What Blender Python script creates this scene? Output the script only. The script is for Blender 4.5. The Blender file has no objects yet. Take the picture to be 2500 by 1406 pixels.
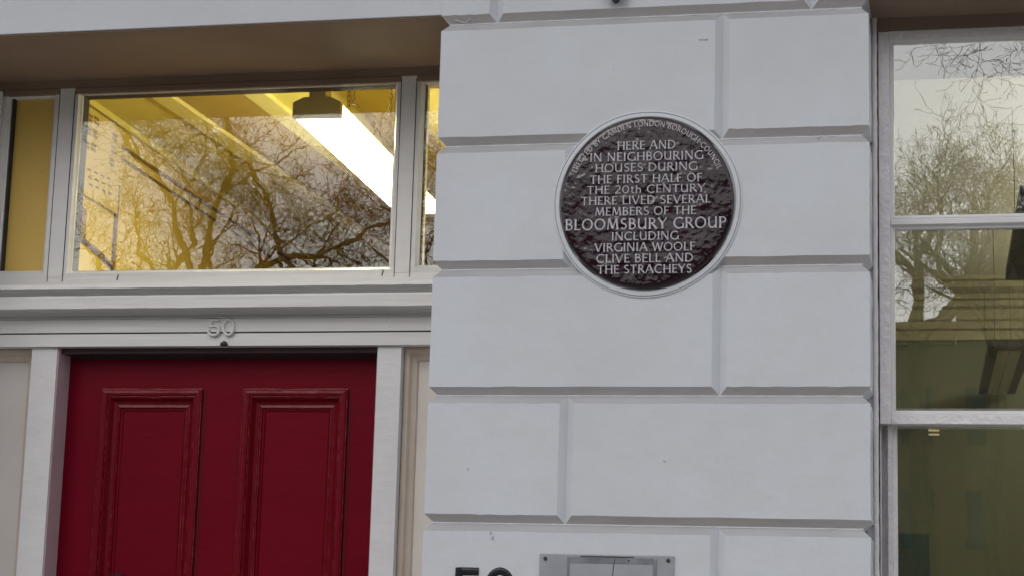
import bpy, bmesh, math, random
from mathutils import Vector, Matrix
R = math.radians
random.seed(7)
scn = bpy.context.scene
C = scn.collection

# ------------------------------------------------------------------ camera
yaw, pitch, roll = R(-13.03), R(9.98), R(1.63)
fwd = Vector((math.sin(yaw)*math.cos(pitch), math.cos(yaw)*math.cos(pitch), math.sin(pitch)))
rgt = Vector((math.cos(yaw), -math.sin(yaw), 0)); upv = rgt.cross(fwd)
rr = rgt*math.cos(roll) + upv*math.sin(roll); uu = -rgt*math.sin(roll) + upv*math.cos(roll)
cd = bpy.data.cameras.new('camera'); cam = bpy.data.objects.new('camera', cd); C.objects.link(cam)
m = Matrix((rr, uu, -fwd)).transposed().to_4x4(); m.translation = Vector((0, -5.3, 1.55))
cam.matrix_world = m
cd.sensor_width = 36; cd.lens = 4734/2500*36; cd.clip_start = 0.05; cd.clip_end = 900
scn.camera = cam
# ------------------------------------------------------------------ world, sun, exposure
SUN_EL, SUN_ROT = R(32), R(200)
world = bpy.data.worlds.new('World'); scn.world = world; world.use_nodes = True
wn, wl = world.node_tree.nodes, world.node_tree.links
wn.clear()
wo = wn.new('ShaderNodeOutputWorld'); bg = wn.new('ShaderNodeBackground'); bg.inputs[1].default_value = 0.103
sky = wn.new('ShaderNodeTexSky'); sky.sky_type = 'NISHITA'; sky.sun_disc = False
sky.sun_elevation = SUN_EL; sky.sun_rotation = SUN_ROT; sky.altitude = 20; sky.air_density = 1.0; sky.dust_density = 2.0
tc = wn.new('ShaderNodeTexCoord'); mp = wn.new('ShaderNodeMapping'); mp.inputs['Scale'].default_value = (1, 1, 2.2)
nz = wn.new('ShaderNodeTexNoise'); nz.inputs['Scale'].default_value = 2.6; nz.inputs['Detail'].default_value = 6; nz.inputs['Roughness'].default_value = .55
cr = wn.new('ShaderNodeValToRGB'); cr.color_ramp.elements[0].position = .3; cr.color_ramp.elements[1].position = .72
cr.color_ramp.elements[0].color = (0.55, .58, .63, 1); cr.color_ramp.elements[1].color = (1, .99, .97, 1)
cs = wn.new('ShaderNodeVectorMath'); cs.operation = 'SCALE'; cs.inputs['Scale'].default_value = 13.5
mx = wn.new('ShaderNodeMix'); mx.data_type = 'RGBA'; mx.inputs[0].default_value = .86
wl.new(tc.outputs['Generated'], mp.inputs[0]); wl.new(mp.outputs[0], nz.inputs['Vector']); wl.new(nz.outputs[0], cr.inputs[0])
wl.new(cr.outputs[0], cs.inputs[0]); wl.new(sky.outputs[0], mx.inputs[6]); wl.new(cs.outputs[0], mx.inputs[7])
wl.new(mx.outputs[2], bg.inputs[0]); wl.new(bg.outputs[0], wo.inputs[0])
sd = bpy.data.lights.new('sun', 'SUN'); sd.energy = 0.5; sd.angle = R(25); sd.color = (1, .96, .9)
so = bpy.data.objects.new('sun', sd); C.objects.link(so)
az = SUN_ROT  # sky rotation measured from +Y
sdir = Vector((math.sin(az)*math.cos(SUN_EL), math.cos(az)*math.cos(SUN_EL), math.sin(SUN_EL)))
so.rotation_euler = sdir.to_track_quat('Z', 'Y').to_euler(); so.location = (0, -10, 20)
vs = scn.view_settings; vs.view_transform = 'Standard'; vs.look = 'None'; vs.gamma = 1; vs.use_curve_mapping = False; vs.exposure = 0.04

# ------------------------------------------------------------------ materials
def mat(name, col, rough=.6, col2=None, nscale=8, bumps=(), spec=.5, metal=0, emit=None, estr=0, specks=None, coat=0, stretch=(1,1,1), mixpos=(.35,.7)):
    """Principled material: two tones blended by noise, stacked bump noises (scale, height_m, detail), optional dirt specks"""
    mt = bpy.data.materials.new(name); mt.use_nodes = True
    n, l = mt.node_tree.nodes, mt.node_tree.links
    b = n['Principled BSDF']; b.inputs['Roughness'].default_value = rough; b.inputs['Metallic'].default_value = metal
    b.inputs['Specular IOR Level'].default_value = spec; b.inputs['Coat Weight'].default_value = coat
    b.inputs['Base Color'].default_value = (*col, 1)
    geo = n.new('ShaderNodeNewGeometry'); mpn = n.new('ShaderNodeMapping'); mpn.inputs['Scale'].default_value = stretch
    l.new(geo.outputs['Position'], mpn.inputs[0]); vec = mpn.outputs[0]
    cout = None
    if col2:
        z = n.new('ShaderNodeTexNoise'); z.inputs['Scale'].default_value = nscale; z.inputs['Detail'].default_value = 7; z.inputs['Roughness'].default_value = .6
        l.new(vec, z.inputs['Vector'])
        r = n.new('ShaderNodeValToRGB'); r.color_ramp.elements[0].position = mixpos[0]; r.color_ramp.elements[1].position = mixpos[1]
        r.color_ramp.elements[0].color = (*col, 1); r.color_ramp.elements[1].color = (*col2, 1)
        l.new(z.outputs[0], r.inputs[0]); cout = r.outputs[0]
    if specks:
        sc, thr, scol = specks
        v = n.new('ShaderNodeTexVoronoi'); v.inputs['Scale'].default_value = sc
        dn = n.new('ShaderNodeTexNoise'); dn.inputs['Scale'].default_value = sc*5
        ad = n.new('ShaderNodeVectorMath'); ad.operation = 'MULTIPLY_ADD'; ad.inputs[1].default_value = (.6/sc,)*3
        l.new(geo.outputs['Position'], dn.inputs['Vector']); l.new(dn.outputs['Color'], ad.inputs[0]); l.new(geo.outputs['Position'], ad.inputs[2]); l.new(ad.outputs[0], v.inputs['Vector'])
        sub = n.new('ShaderNodeSeparateColor'); l.new(v.outputs['Color'], sub.inputs[0])
        thm = n.new('ShaderNodeMath'); thm.operation = 'MULTIPLY'; thm.inputs[1].default_value = thr; l.new(sub.outputs[0], thm.inputs[0])
        lt = n.new('ShaderNodeMath'); lt.operation = 'LESS_THAN'; l.new(v.outputs['Distance'], lt.inputs[0]); l.new(thm.outputs[0], lt.inputs[1])
        keep = n.new('ShaderNodeMath'); keep.operation = 'GREATER_THAN'; keep.inputs[1].default_value = .9 if sc > 28 else .6; l.new(sub.outputs[1], keep.inputs[0])
        mu = n.new('ShaderNodeMath'); mu.operation = 'MULTIPLY'; l.new(lt.outputs[0], mu.inputs[0]); l.new(keep.outputs[0], mu.inputs[1])
        mu2 = n.new('ShaderNodeMath'); mu2.operation = 'MULTIPLY'; mu2.inputs[1].default_value = .75; l.new(mu.outputs[0], mu2.inputs[0])
        mm = n.new('ShaderNodeMix'); mm.data_type = 'RGBA'; l.new(mu2.outputs[0], mm.inputs[0])
        if cout: l.new(cout, mm.inputs[6])
        else: mm.inputs[6].default_value = (*col, 1)
        mm.inputs[7].default_value = (*scol, 1); cout = mm.outputs[2]
    if cout: l.new(cout, b.inputs['Base Color'])
    prev = None
    for (sc, h, det) in bumps:
        z = n.new('ShaderNodeTexNoise'); z.inputs['Scale'].default_value = sc; z.inputs['Detail'].default_value = det
        l.new(vec, z.inputs['Vector'])
        bp = n.new('ShaderNodeBump'); bp.inputs['Distance'].default_value = h; bp.inputs['Strength'].default_value = 1
        l.new(z.outputs[0], bp.inputs['Height'])
        if prev: l.new(prev, bp.inputs['Normal'])
        prev = bp.outputs[0]
    if prev: l.new(prev, b.inputs['Normal'])
    if emit:
        b.inputs['Emission Color'].default_value = (*emit, 1); b.inputs['Emission Strength'].default_value = estr
    return mt

def glass(name, refl, wave=.0006, tint=(1, 1, 1)):
    mt = bpy.data.materials.new(name); mt.use_nodes = True
    n, l = mt.node_tree.nodes, mt.node_tree.links; n.clear()
    o = n.new('ShaderNodeOutputMaterial'); t = n.new('ShaderNodeBsdfTransparent'); t.inputs[0].default_value = (*tint, 1)
    g = n.new('ShaderNodeBsdfGlossy'); g.inputs['Roughness'].default_value = 0.0; mxs = n.new('ShaderNodeMixShader'); mxs.inputs[0].default_value = refl
    geo = n.new('ShaderNodeNewGeometry'); z = n.new('ShaderNodeTexNoise'); z.inputs['Scale'].default_value = 9; z.inputs['Detail'].default_value = 3
    bp = n.new('ShaderNodeBump'); bp.inputs['Distance'].default_value = wave
    l.new(geo.outputs['Position'], z.inputs['Vector']); l.new(z.outputs[0], bp.inputs['Height']); l.new(bp.outputs[0], g.inputs['Normal'])
    l.new(t.outputs[0], mxs.inputs[1]); l.new(g.outputs[0], mxs.inputs[2]); l.new(mxs.outputs[0], o.inputs[0])
    return mt

M = dict(
 stone=mat('painted_stucco', (.605, .615, .66), .62, (.64, .675, .725), 2.6, ((420, .0006, 3), (16, .0028, 5)), specks=(30, .22, (.27, .25, .26)), spec=.35),
 groove=mat('shaded_groove_paint', (.46, .43, .435), .6, (.55, .535, .55), 9, ((420, .00045, 3), (30, .0015, 4)), spec=.35, stretch=(.35, 1, 1)),  # warm shade of the down-facing bevels is put into this colour
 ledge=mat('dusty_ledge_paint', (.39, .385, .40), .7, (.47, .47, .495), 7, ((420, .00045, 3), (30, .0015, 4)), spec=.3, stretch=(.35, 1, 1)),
 timber_h=mat('brushed_timber_paint', (.70, .685, .685), .32, (.77, .755, .75), 10, ((40, .0022, 4), (9, .002, 2)), specks=(24, .07, (.3, .26, .24)), stretch=(.09, 1, 1)),
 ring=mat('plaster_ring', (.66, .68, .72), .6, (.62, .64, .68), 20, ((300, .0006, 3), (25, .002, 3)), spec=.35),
 soffit=mat('dingy_soffit_shade_paint', (.27, .19, .142), .75, (.22, .152, .115), 3, ((250, .0006, 3),)),  # dingy soffit; also paints the shade on transom and window heads
 timber=mat('gloss_timber_paint', (.70, .69, .705), .34, (.76, .75, .76), 16, ((60, .0012, 3), (9, .002, 2)), specks=(24, .05, (.3, .26, .24)), stretch=(.5, 1, 1)),
 lumpy=mat('old_lumpy_paint', (.74, .71, .735), .22, (.83, .80, .82), 22, ((70, .0038, 2), (22, .0035, 3)), specks=(30, .05, (.28, .24, .22))),
 cream=mat('cream_paint', (.76, .70, .66), .45, (.70, .64, .60), 6, ((120, .0006, 3),)),
 creamd=mat('cream_moulding_paint', (.68, .58, .49), .3, (.60, .51, .42), 14, ((90, .0012, 3),)),
 reveal=mat('shaded_reveal_paint', (.58, .43, .47), .4, (.50, .37, .41), 10, ((150, .0005, 3),)),  # white reveal in shade, red door bounce mixed into the colour
 rebate=mat('shaded_rebate_paint', (.065, .034, .038), .5, (.045, .022, .026), 8),  # shade under the door head put into a near-black maroon
 worn_highlight=mat('worn_highlight_arris', (.145, .0012, .0085), .3, (.25, .055, .078), 38, ((150, .0006, 3),), spec=.3, mixpos=(.46, .60)),  # worn paint and edge highlight mixed in one pink tone
 red=mat('red_door_gloss', (.165, .0014, .0135), .36, (.145, .0012, .0115), 5, ((70, .0005, 4), (7, .0010, 2)), spec=.10, specks=(26, .05, (.2, .06, .07)), stretch=(.35, 1, 1)),
 redm=mat('red_moulding_gloss', (.17, .0016, .0115), .25, (.15, .0013, .0095), 8, ((110, .0010, 3), (18, .0016, 2)), spec=.22, specks=(45, .10, (.28, .09, .10))),
 plaque=mat('brown_glazed_plaque', (.014, .0045, .009), .10, (.026, .007, .013), 10, ((27, .0034, 1.3), (70, .0010, 1)), spec=.62, coat=0),
 letter=mat('pale_plaque_lettering', (.68, .65, .70), .42, (.48, .45, .50), 90, ((200, .0005, 2),)),
 black=mat('black_numeral_paint', (.008, .009, .014), .3, None, 8, ((120, .0005, 2),)),
 dark=mat('dark_metal', (.02, .02, .02), .45),
 gap=mat('gap_grime_and_shade', (.035, .028, .025), .9),
 acrylic=mat('scuffed_grey_plate', (.30, .315, .35), .3, (.37, .385, .42), 12, ((60, .0006, 3),)),
 strip=mat('grey_mount_strip', (.16, .165, .19), .4, (.25, .26, .29), 22),
 paper=mat('aged_paper', (.36, .37, .41), .7, (.32, .33, .37), 10),
 ochre=mat('ochre_board', (.70, .465, .11), .55, (.74, .50, .125), 4, ((100, .0005, 3),), specks=(22, .10, (.12, .06, .02))),
 hallwall=mat('ochre_hall_paint', (.66, .50, .11), .55, (.60, .45, .09), 2.5, ((40, .001, 3),)),
 hallceil=mat('yellow_ceiling_paint', (.76, .65, .17), .6, (.70, .59, .14), 5, ((15, .004, 3),)),
 hallbeam=mat('ochre_ceiling_panel', (.50, .35, .08), .6, (.46, .32, .07), 3),
 batten=mat('pale_yellow_batten', (.82, .72, .30), .5),
 halldark=mat('dark_brown_timber', (.05, .032, .018), .5, (.035, .022, .012), 5),
 endcap=mat('brown_plastic_end_cap', (.50, .40, .13), .5),
 tube=mat('lit_diffuser', (.9, .9, .8), .4, emit=(1, .95, .60), estr=33),
 tube2=mat('lit_office_tube', (.9, .9, .85), .4, emit=(1, .93, .74), estr=64),
 glint=mat('warm_glint', (.9, .8, .5), .4, emit=(1, .85, .5), estr=.45),
 cab=mat('cream_cabinet_enamel', (.66, .52, .14), .4, (.60, .47, .12), 6),
 print_=mat('brown_print', (.16, .09, .02), .6),
 conduit=mat('brown_conduit', (.22, .14, .04), .5),
 brass=mat('brass_chain', (.30, .20, .06), .35, metal=.6),
 officeceil=mat('cream_office_ceiling', (.80, .77, .62), .7, (.76, .72, .57), 2),
 cornice=mat('buff_cornice', (.40, .365, .23), .6, (.35, .32, .20), 6),
 officewall=mat('olive_office_wall', (.140, .155, .092), .6, (.120, .135, .080), 3),
 officefloor=mat('office_carpet', (.5, .47, .38), .9),
 gdoor=mat('dark_green_door_paint', (.018, .06, .045), .4),
 fitting=mat('dark_fitting_body', (.045, .045, .045), .35),
 louvre=mat('pale_louvre', (.85, .83, .72), .45, (.7, .68, .58), 30),
 bark=mat('grey_brown_bark', (.085, .066, .045), .9, (.05, .04, .028), 6),
 brick=mat('brown_brick', (.10, .065, .045), .9, (.07, .05, .04), 9),
 roof=mat('slate_roof', (.05, .052, .06), .7),
 pane=mat('far_window_glass', (.03, .035, .04), .15),
 asphalt=mat('asphalt', (.05, .05, .052), .9, (.065, .065, .065), 12, ((90, .003, 3),)),
 paving=mat('stone_paving', (.26, .25, .235), .85, (.20, .19, .18), 4, ((60, .001, 3),)),
 lawn=mat('winter_grass', (.05, .075, .025), .95, (.07, .07, .03), 6),
 backwall=mat('wall_core', (.5, .5, .5), .8),
 glassA=glass('transom_glass', .155, .00008, (.97, .97, .94)),
 glassB=glass('sash_glass', .30, .00006, (.96, .97, .95)),
)

# ------------------------------------------------------------------ helpers
def obj(name, bm, m=None, parent=None, smooth=False):
    me = bpy.data.meshes.new(name); bmesh.ops.recalc_face_normals(bm, faces=bm.faces); bm.to_mesh(me); bm.free()
    if m: me.materials.append(m)
    if smooth:
        for p in me.polygons: p.use_smooth = True
    o = bpy.data.objects.new(name, me); C.objects.link(o)
    if parent: o.parent = parent
    return o
def pyobj(name, v, f, m=None, parent=None, smooth=False):
    me = bpy.data.meshes.new(name); me.from_pydata(v, [], f); me.update()
    if m: me.materials.append(m)
    if smooth: me.polygons.foreach_set('use_smooth', [True]*len(me.polygons))
    o = bpy.data.objects.new(name, me); C.objects.link(o)
    if parent: o.parent = parent
    return o
def tag(o, label=None, cat=None, group=None, kind=None):
    if label: o['label'] = label
    if cat: o['category'] = cat
    if group: o['group'] = group
    if kind: o['kind'] = kind
    return o
def thing(name, label, cat, group=None):
    """an Empty that parents the parts; children keep world coordinates (empty at the origin of the place's own axes)"""
    o = bpy.data.objects.new(name, None); C.objects.link(o); return tag(o, label, cat, group)
def rebase(e, loc):
    """move an Empty to the base of its thing without moving the children"""
    e.location = loc
    for ch in e.children: ch.location = ch.location - Vector(loc)
    return e
def box(bm, x0, x1, y0, y1, z0, z1, bev=0, seg=2):
    r = bmesh.ops.create_cube(bm, size=1)
    vv = r['verts']
    for v in vv: v.co = Vector(((x0+x1)/2 + v.co.x*(x1-x0), (y0+y1)/2 + v.co.y*(y1-y0), (z0+z1)/2 + v.co.z*(z1-z0)))
    if bev:
        es = list({e for v in vv for e in v.link_edges})
        bmesh.ops.bevel(bm, geom=es, offset=bev, segments=seg, affect='EDGES', profile=.5)
    return bm
def Box(name, x0, x1, y0, y1, z0, z1, m, parent=None, bev=0, seg=2):
    return obj(name, box(bmesh.new(), x0, x1, y0, y1, z0, z1, bev, seg), m, parent)
def prism(name, prof, x0, x1, m, parent=None, nseg=1, jit=0):
    """closed (Y,Z) profile extruded along X"""
    v, f = [], []; n = len(prof); rnd = random.Random(n*7+int(abs(x0)*100))
    for k in range(nseg+1):
        x = x0 + (x1-x0)*k/nseg
        for (y, z) in prof:
            j = rnd.uniform(-jit, jit) if 0 < k < nseg else 0
            v.append((x, y + j*.5, z + j))
    for k in range(nseg):
        for i in range(n):
            a = k*n+i; b = k*n+(i+1) % n; f.append((a, b, b+n, a+n))
    f.append(tuple(range(n))[::-1]); f.append(tuple(nseg*n+i for i in range(n)))
    return pyobj(name, v, f, m, parent)
def ring(name, x0, x1, z0, z1, prof, m, parent=None, jit=0, fill=False):
    """mitred rectangular moulding: prof = list of (inset, y)"""
    v, f = [], []; rnd = random.Random(int(abs(x0*1000)+z1*100))
    N = 10
    loops = []
    for (s, y) in prof:
        a, b, c, d = x0+s, x1-s, z0+s, z1-s
        cor = [(a, c), (b, c), (b, d), (a, d)]; L = []
        for i in range(4):
            p, q = cor[i], cor[(i+1) % 4]
            for k in range(N):
                t = k/N; jx = rnd.uniform(-jit, jit) if k else 0
                L.append((p[0]+(q[0]-p[0])*t + (jx if i in (1, 3) else 0), y + jx*.4, p[1]+(q[1]-p[1])*t + (jx if i in (0, 2) else 0)))
        loops.append(len(v)); v += L
    n = 4*N
    for a, b in zip(loops[:-1], loops[1:]):
        for i in range(n): f.append((a+i, a+(i+1) % n, b+(i+1) % n, b+i))
    if fill: f.append(tuple(loops[-1]+i for i in range(n)))
    return pyobj(name, v, f, m, parent)
def cyl(bm, c, r, y0, y1, n=32, r2=None):
    """cylinder whose axis is Y"""
    r2 = r if r2 is None else r2
    a = [bm.verts.new((c[0]+r*math.cos(2*math.pi*i/n), y0, c[1]+r*math.sin(2*math.pi*i/n))) for i in range(n)]
    b = [bm.verts.new((c[0]+r2*math.cos(2*math.pi*i/n), y1, c[1]+r2*math.sin(2*math.pi*i/n))) for i in range(n)]
    for i in range(n): bm.faces.new((a[i], a[(i+1) % n], b[(i+1) % n], b[i]))
    bm.faces.new(a); bm.faces.new(b[::-1]); return bm
def tube_data(v, f, pts, rads, n=5):
    base = len(v); prevn = None
    for k, p in enumerate(pts):
        d = (pts[min(k+1, len(pts)-1)] - pts[max(k-1, 0)])
        if d.length < 1e-9: d = Vector((0, 0, 1))
        d.normalize(); a = d.cross(Vector((.31, .17, .93)) if abs(d.z) < .9 else Vector((1, 0, 0))).normalized(); b = d.cross(a)
        for i in range(n):
            t = 2*math.pi*i/n; q = p + (a*math.cos(t)+b*math.sin(t))*rads[k]; v.append((q.x, q.y, q.z))
    for k in range(len(pts)-1):
        for i in range(n):
            a0 = base+k*n+i; a1 = base+k*n+(i+1) % n; f.append((a0, a1, a1+n, a0+n))
    f.append(tuple(base+i for i in range(n))[::-1]); f.append(tuple(base+(len(pts)-1)*n+i for i in range(n)))
def wire(name, pts, r, m, parent=None, n=6):
    v, f = [], []; pts = [Vector(p) for p in pts]; tube_data(v, f, pts, [r]*len(pts), n)
    return pyobj(name, v, f, m, parent, True)

# ------------------------------------------------------------------ ground
g = Box('ground', -150, 150, -170, 60, -.5, -.012, M['lawn']); tag(g, kind='structure')
g = Box('road', -150, 150, -12.5, -6.6, -.3, -.004, M['asphalt']); tag(g, kind='structure')
g = Box('pavement', -150, 150, -6.6, -.06, -.3, .12, M['paving']); tag(g, kind='structure')
g = Box('pavement', -150, 150, -15.0, -12.5, -.3, .12, M['paving']); tag(g, kind='structure')

# ------------------------------------------------------------------ the house
PL, PR_ = -1.4622, -.2235            # pier edges
GZ = [3.3000, 2.9303, 2.5645, 2.2017, 1.8421, 1.4770, 1.1120, .7470, .382]  # groove centres
CH = .0235; JH = .021; DP = .565
house = thing('terraced_house', 'white stucco terraced house front with a red front door and a sash window', 'house')

def block(x0, x1, z0, z1, ex0, ex1, top=True, bot=True, y1=DP, seed=0):
    """one stucco block: chamfered along its beds; ex = outer corner (bed groove returns round it) else a V joint"""
    rnd = random.Random(seed); N = 14
    def loop(z, inset, jz):
        P = []
        xa = x0 + (inset*CH if ex0 else 0); xb = x1 - (inset*CH if ex1 else 0)
        yf = inset*.02
        fa = xa if ex0 else (x0 + JH*(1-inset)); fb = xb if ex1 else (x1 - JH*(1-inset))
        if not ex0: P.append((x0, .02))
        for k in range(N+1):
            P.append((fa+(fb-fa)*k/N, yf))
        if not ex1: P.append((x1, .02))
        P.append((xb, y1)); P.append((xa, y1))
        out = []
        for (x, y) in P:
            jj = rnd.gauss(0, .0006) if jz and y < .02 else 0
            out.append((x, y + (rnd.uniform(0, .0006) if y < .01 else 0), z + jj))
        return out
    zs = []
    zs.append((z0, 1 if bot else 0, 0))
    if bot: zs.append((z0+CH, 0, 1))
    nz_ = 5
    lo = z0+(CH if bot else 0); hi = z1-(CH if top else 0)
    for k in range(1, nz_): zs.append((lo+(hi-lo)*k/nz_, 0, 0))
    if top: zs.append((z1-CH, 0, 1))
    zs.append((z1, 1 if top else 0, 0))
    L = [loop(*a) for a in zs]; n = len(L[0])
    jx = [[rnd.gauss(0, .0005) for _ in L] for _ in range(2)]
    v = []
    for k, lp in enumerate(L):
        for i, (x, y, z) in enumerate(lp):
            if abs(x-x0) < .03 and 0 < k < len(L)-1 and y < .4: x += jx[0][k]*(1 if y < .019 else 0)
            if abs(x-x1) < .03 and 0 < k < len(L)-1 and y < .4: x += jx[1][k]*(1 if y < .019 else 0)
            v.append((x, y, z))
    f = []
    for k in range(len(L)-1):
        for i in range(n):
            a, b = k*n+i, k*n+(i+1) % n; f.append((a, b, b+n, a+n))
    f.append(tuple(range(n))[::-1]); f.append(tuple((len(L)-1)*n+i for i in range(n)))
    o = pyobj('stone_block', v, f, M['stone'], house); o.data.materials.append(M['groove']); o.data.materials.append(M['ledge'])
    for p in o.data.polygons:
        if p.normal.y < -.2 and (abs(p.normal.z) > .25): p.material_index = 1 if p.normal.z < 0 else 2  # down-facing bevels take the shade colour, up-facing ones the dusty paint
    return o
XJ, XK = -.6333, -1.0600
sd_ = 0
for c in range(len(GZ)-1):
    cuts = [PL, XJ if c % 2 == 0 else XK, PR_]
    for k in range(2):
        sd_ += 1
        block(cuts[k], cuts[k+1], GZ[c+1]+.0002, GZ[c]-.0002, k == 0, k == 1, seed=sd_)
block(PL, PR_, 0.12, GZ[-1], True, True, bot=False, seed=99)
# lintel course over door, pier and window (joints at -1.299 and -.345)
LZ0, LZ1 = GZ[0], GZ[0]+.3665
JT = [-1.297, -.3835]
block(PL, JT[0], LZ0+.0002, LZ1, True, False, seed=51); block(JT[0], JT[1], LZ0+.0002, LZ1, False, False, seed=52); block(JT[1], PR_, LZ0+.0002, LZ1, False, True, seed=53)
SZ = 3.3265
Box('lintel', -3.19, PL, .0004, .55, SZ, LZ1, M['stone'], house, .0015, 1)
Box('lintel', PR_, .96, .0004, .42, SZ, LZ1, M['stone'], house, .0015, 1)
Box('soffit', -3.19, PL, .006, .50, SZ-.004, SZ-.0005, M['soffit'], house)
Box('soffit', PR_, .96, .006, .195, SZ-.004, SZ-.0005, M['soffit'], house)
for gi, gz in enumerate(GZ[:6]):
    prism('highlight_bead', [(.0215, gz-.0042), (.0172, gz-.0030), (.0160, gz-.0012), (.0166, gz+.0010), (.0215, gz+.0026)], PL+.0195, PR_-.0195, M['ring'], house, 60, .0005)  # pale bead paints the light line along each groove bottom
for k_, (pts_, r_, m_) in enumerate([([(-1.262, -.0005, 1.815), (-1.2615, -.0012, 1.806), (-1.262, -.0008, 1.797)], .0022, 'ring'), ([(-1.268, .004, 1.822), (-1.2675, -.0002, 1.812)], .0028, 'ledge'),
    ([(-.700, -.0004, 3.2190), (-.688, -.0004, 3.2186), (-.674, -.0004, 3.2180)], .0012, 'ledge'), ([(-1.424, .008, 3.312), (-1.405, .012, 3.306), (-1.392, .010, 3.303), (-1.383, .009, 3.309), (-1.376, .007, 3.314)], .0010, 'ring'),
    ([(-.365, .004, 2.921), (-.3635, .012, 2.928)], .0018, 'ring'), ([(-.786, -.0003, 2.020), (-.778, -.0005, 2.0175)], .0013, 'ledge'), ([(-1.339, -.0003, 1.995), (-1.3388, -.0003, 1.990)], .0013, 'ledge')]):
    wire('paint_drip', pts_, r_, M[m_], house)
for x_, z_ in ((-2.668, 2.644), (-1.765, 2.647)):
    wire('paint_drip', [(x_+.003, .4985, z_+.012), (x_, .4978, z_), (x_-.001, .4975, z_-.006)], .0016, M['gap'], house)
# neighbouring piers (outside the picture)
for xa, xb in ((-4.4, -3.19), (.96, 2.2)):
    for c in range(len(GZ)-1):
        sd_ += 1; block(xa, xb, GZ[c+1]+.0002, GZ[c]-.0002, True, True, seed=sd_)
    block(xa, xb, 0.12, GZ[-1], True, True, bot=False, seed=98)
    Box('lintel', xa, xb, .0004, .56, LZ0+.0002, LZ1, M['stone'], house)
Box('wall_core', -1.44, -.245, .57, .62, .12, 3.7, M['backwall'], house)
Box('upper_wall', -4.4, 2.2, .0, .6, LZ1+.004, 12, M['stone'], house)
Box('balcony', -4.4, 2.2, -.55, -.001, 4.10, 4.26, M['stone'], house, .01)
Box('wall_below_window', PR_, .96, .10, .45, .12, .95, M['stone'], house)
Box('window_sill', PR_-.0, .96, -.05, .30, .952, 1.03, M['stone'], house, .006)
Box('doorstep', -3.19, PL, -.5, .7, .121, .22, M['paving'], house)
# bracket just above the picture: small black fixing on the lintel course
b = bmesh.new(); cyl(b, (-.942, 3.349), .011, -.03, .0, 12); box(b, -.968, -.916, -.036, -.028, 3.343, 3.40, .002)
tag(obj('cable_bracket', b, M['dark']), 'small black metal fixing on the white wall above the plaque, at the top edge', 'bracket')

# ---- transom window over the door -------------------------------------------------
T, F0 = M['timber'], .50
tw = Box('transom_window', -3.188, PL+.3, F0, .56, 3.2945, SZ-.001, M['soffit'], house)      # head rail carries the rest; its shade is put into the colour
tag(tw)
Box('bottom_rail', -3.188, PL+.3, F0-.001, .56, 2.58, 2.6495, M['timber_h'], tw)
for _x in (-2.9171, -2.8632, -1.7258, -1.6753): Box('dark_joint', _x-.0009, _x+.0009, F0-.0026, F0+.01, 2.636, 3.285, M['gap'], tw)
Box('mullion', -2.9165, -2.8635, F0-.0018, .559, 2.650, 3.2940, T, tw, .0010)
Box('mullion', -1.7253, -1.6755, F0-.0018, .559, 2.650, 3.2940, T, tw, .0010)
def light(x0, x1, bev=.022, name='casing'):
    return ring(name, x0, x1, 2.6497, 3.2943, [(0, .56), (0, F0), (bev*.55, F0-.0015), (bev*.8, F0+.008), (bev, F0+.012), (bev+.0015, .56)], T, tw, .0004)
for _a, _b in ((-2.862, -1.7268), (-1.674, -.9), (-3.124, -2.918)): Box('top_rail', _a, _b, F0-.0035, F0+.012, 3.2735, 3.2940, M['soffit'], tw, .002)  # strips in soffit paint carry the overhang's shade across each light
light(-2.8625, -1.7263, .0225); ring('dark_liner', -2.8625+.0238, -1.7263-.0238, 2.6497+.0238, 3.2943-.0238, [(-.002, .5590), (.0004, .5188), (.0012, .5188), (.0012, .559)], M['gap'], tw); light(-1.6745, -.9, .026); light(-3.125, -2.9175, .026)  # dark liner added to darken the casing return lit by the tube
Box('stile', -3.188, -3.126, F0-.012, .56, 2.650, 3.2940, M['lumpy'], tw, .006)
Box('dark_joint', -3.094, -3.0895, F0+.012, .53, 2.674, 3.271, M['gap'], tw)
Box('dark_joint', -1.6505, -1.6465, F0+.0125, .535, 2.674, 3.271, M['gap'], tw)
Box('glass_pane', -2.842, -1.748, .5135, .5175, 2.6715, 3.2725, M['glassA'], tw)
Box('glass_pane', -1.652, -1.2, .5135, .5175, 2.6715, 3.2725, M['glassA'], tw)
tag(Box('infill_board', -3.103, -2.937, .531, .539, 2.6715, 3.2725, M['ochre'], tw), 'flat ochre board behind the left side light')

# ---- transom bar (moulded cornice between transom window and door) ----------------
tb = prism('transom_bar', [(.56, 2.612), (.40, 2.6074), (.398, 2.5945), (.425, 2.5935), (.426, 2.590), (.434, 2.583), (.438, 2.5762), (.430, 2.5735), (.4195, 2.5735), (.4185, 2.5685), (.410, 2.5655), (.4088, 2.5305), (.414, 2.5285), (.476, 2.5285), (.478, 2.526), (.482, 2.5205), (.484, 2.513), (.474, 2.5105), (.472, 2.507), (.56, 2.507)], -3.188, PL+.02, M['timber_h'], house, 40, .0007)
Box('fascia_board', -3.188, PL+.02, .4775, .56, 2.4630, 2.5065, M['timber_h'], tb, .0015)
Box('fascia_board', -3.188, PL+.02, .4820, .56, 2.4180, 2.4590, M['timber_h'], tb, .0015)
Box('dark_joint', -3.188, PL+.02, .4880, .56, 2.4592, 2.4628, M['gap'], tb)
Box('bed_moulding', -3.188, PL+.02, .4835, .5, 2.5067, 2.5090, M['gap'], tb)
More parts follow.
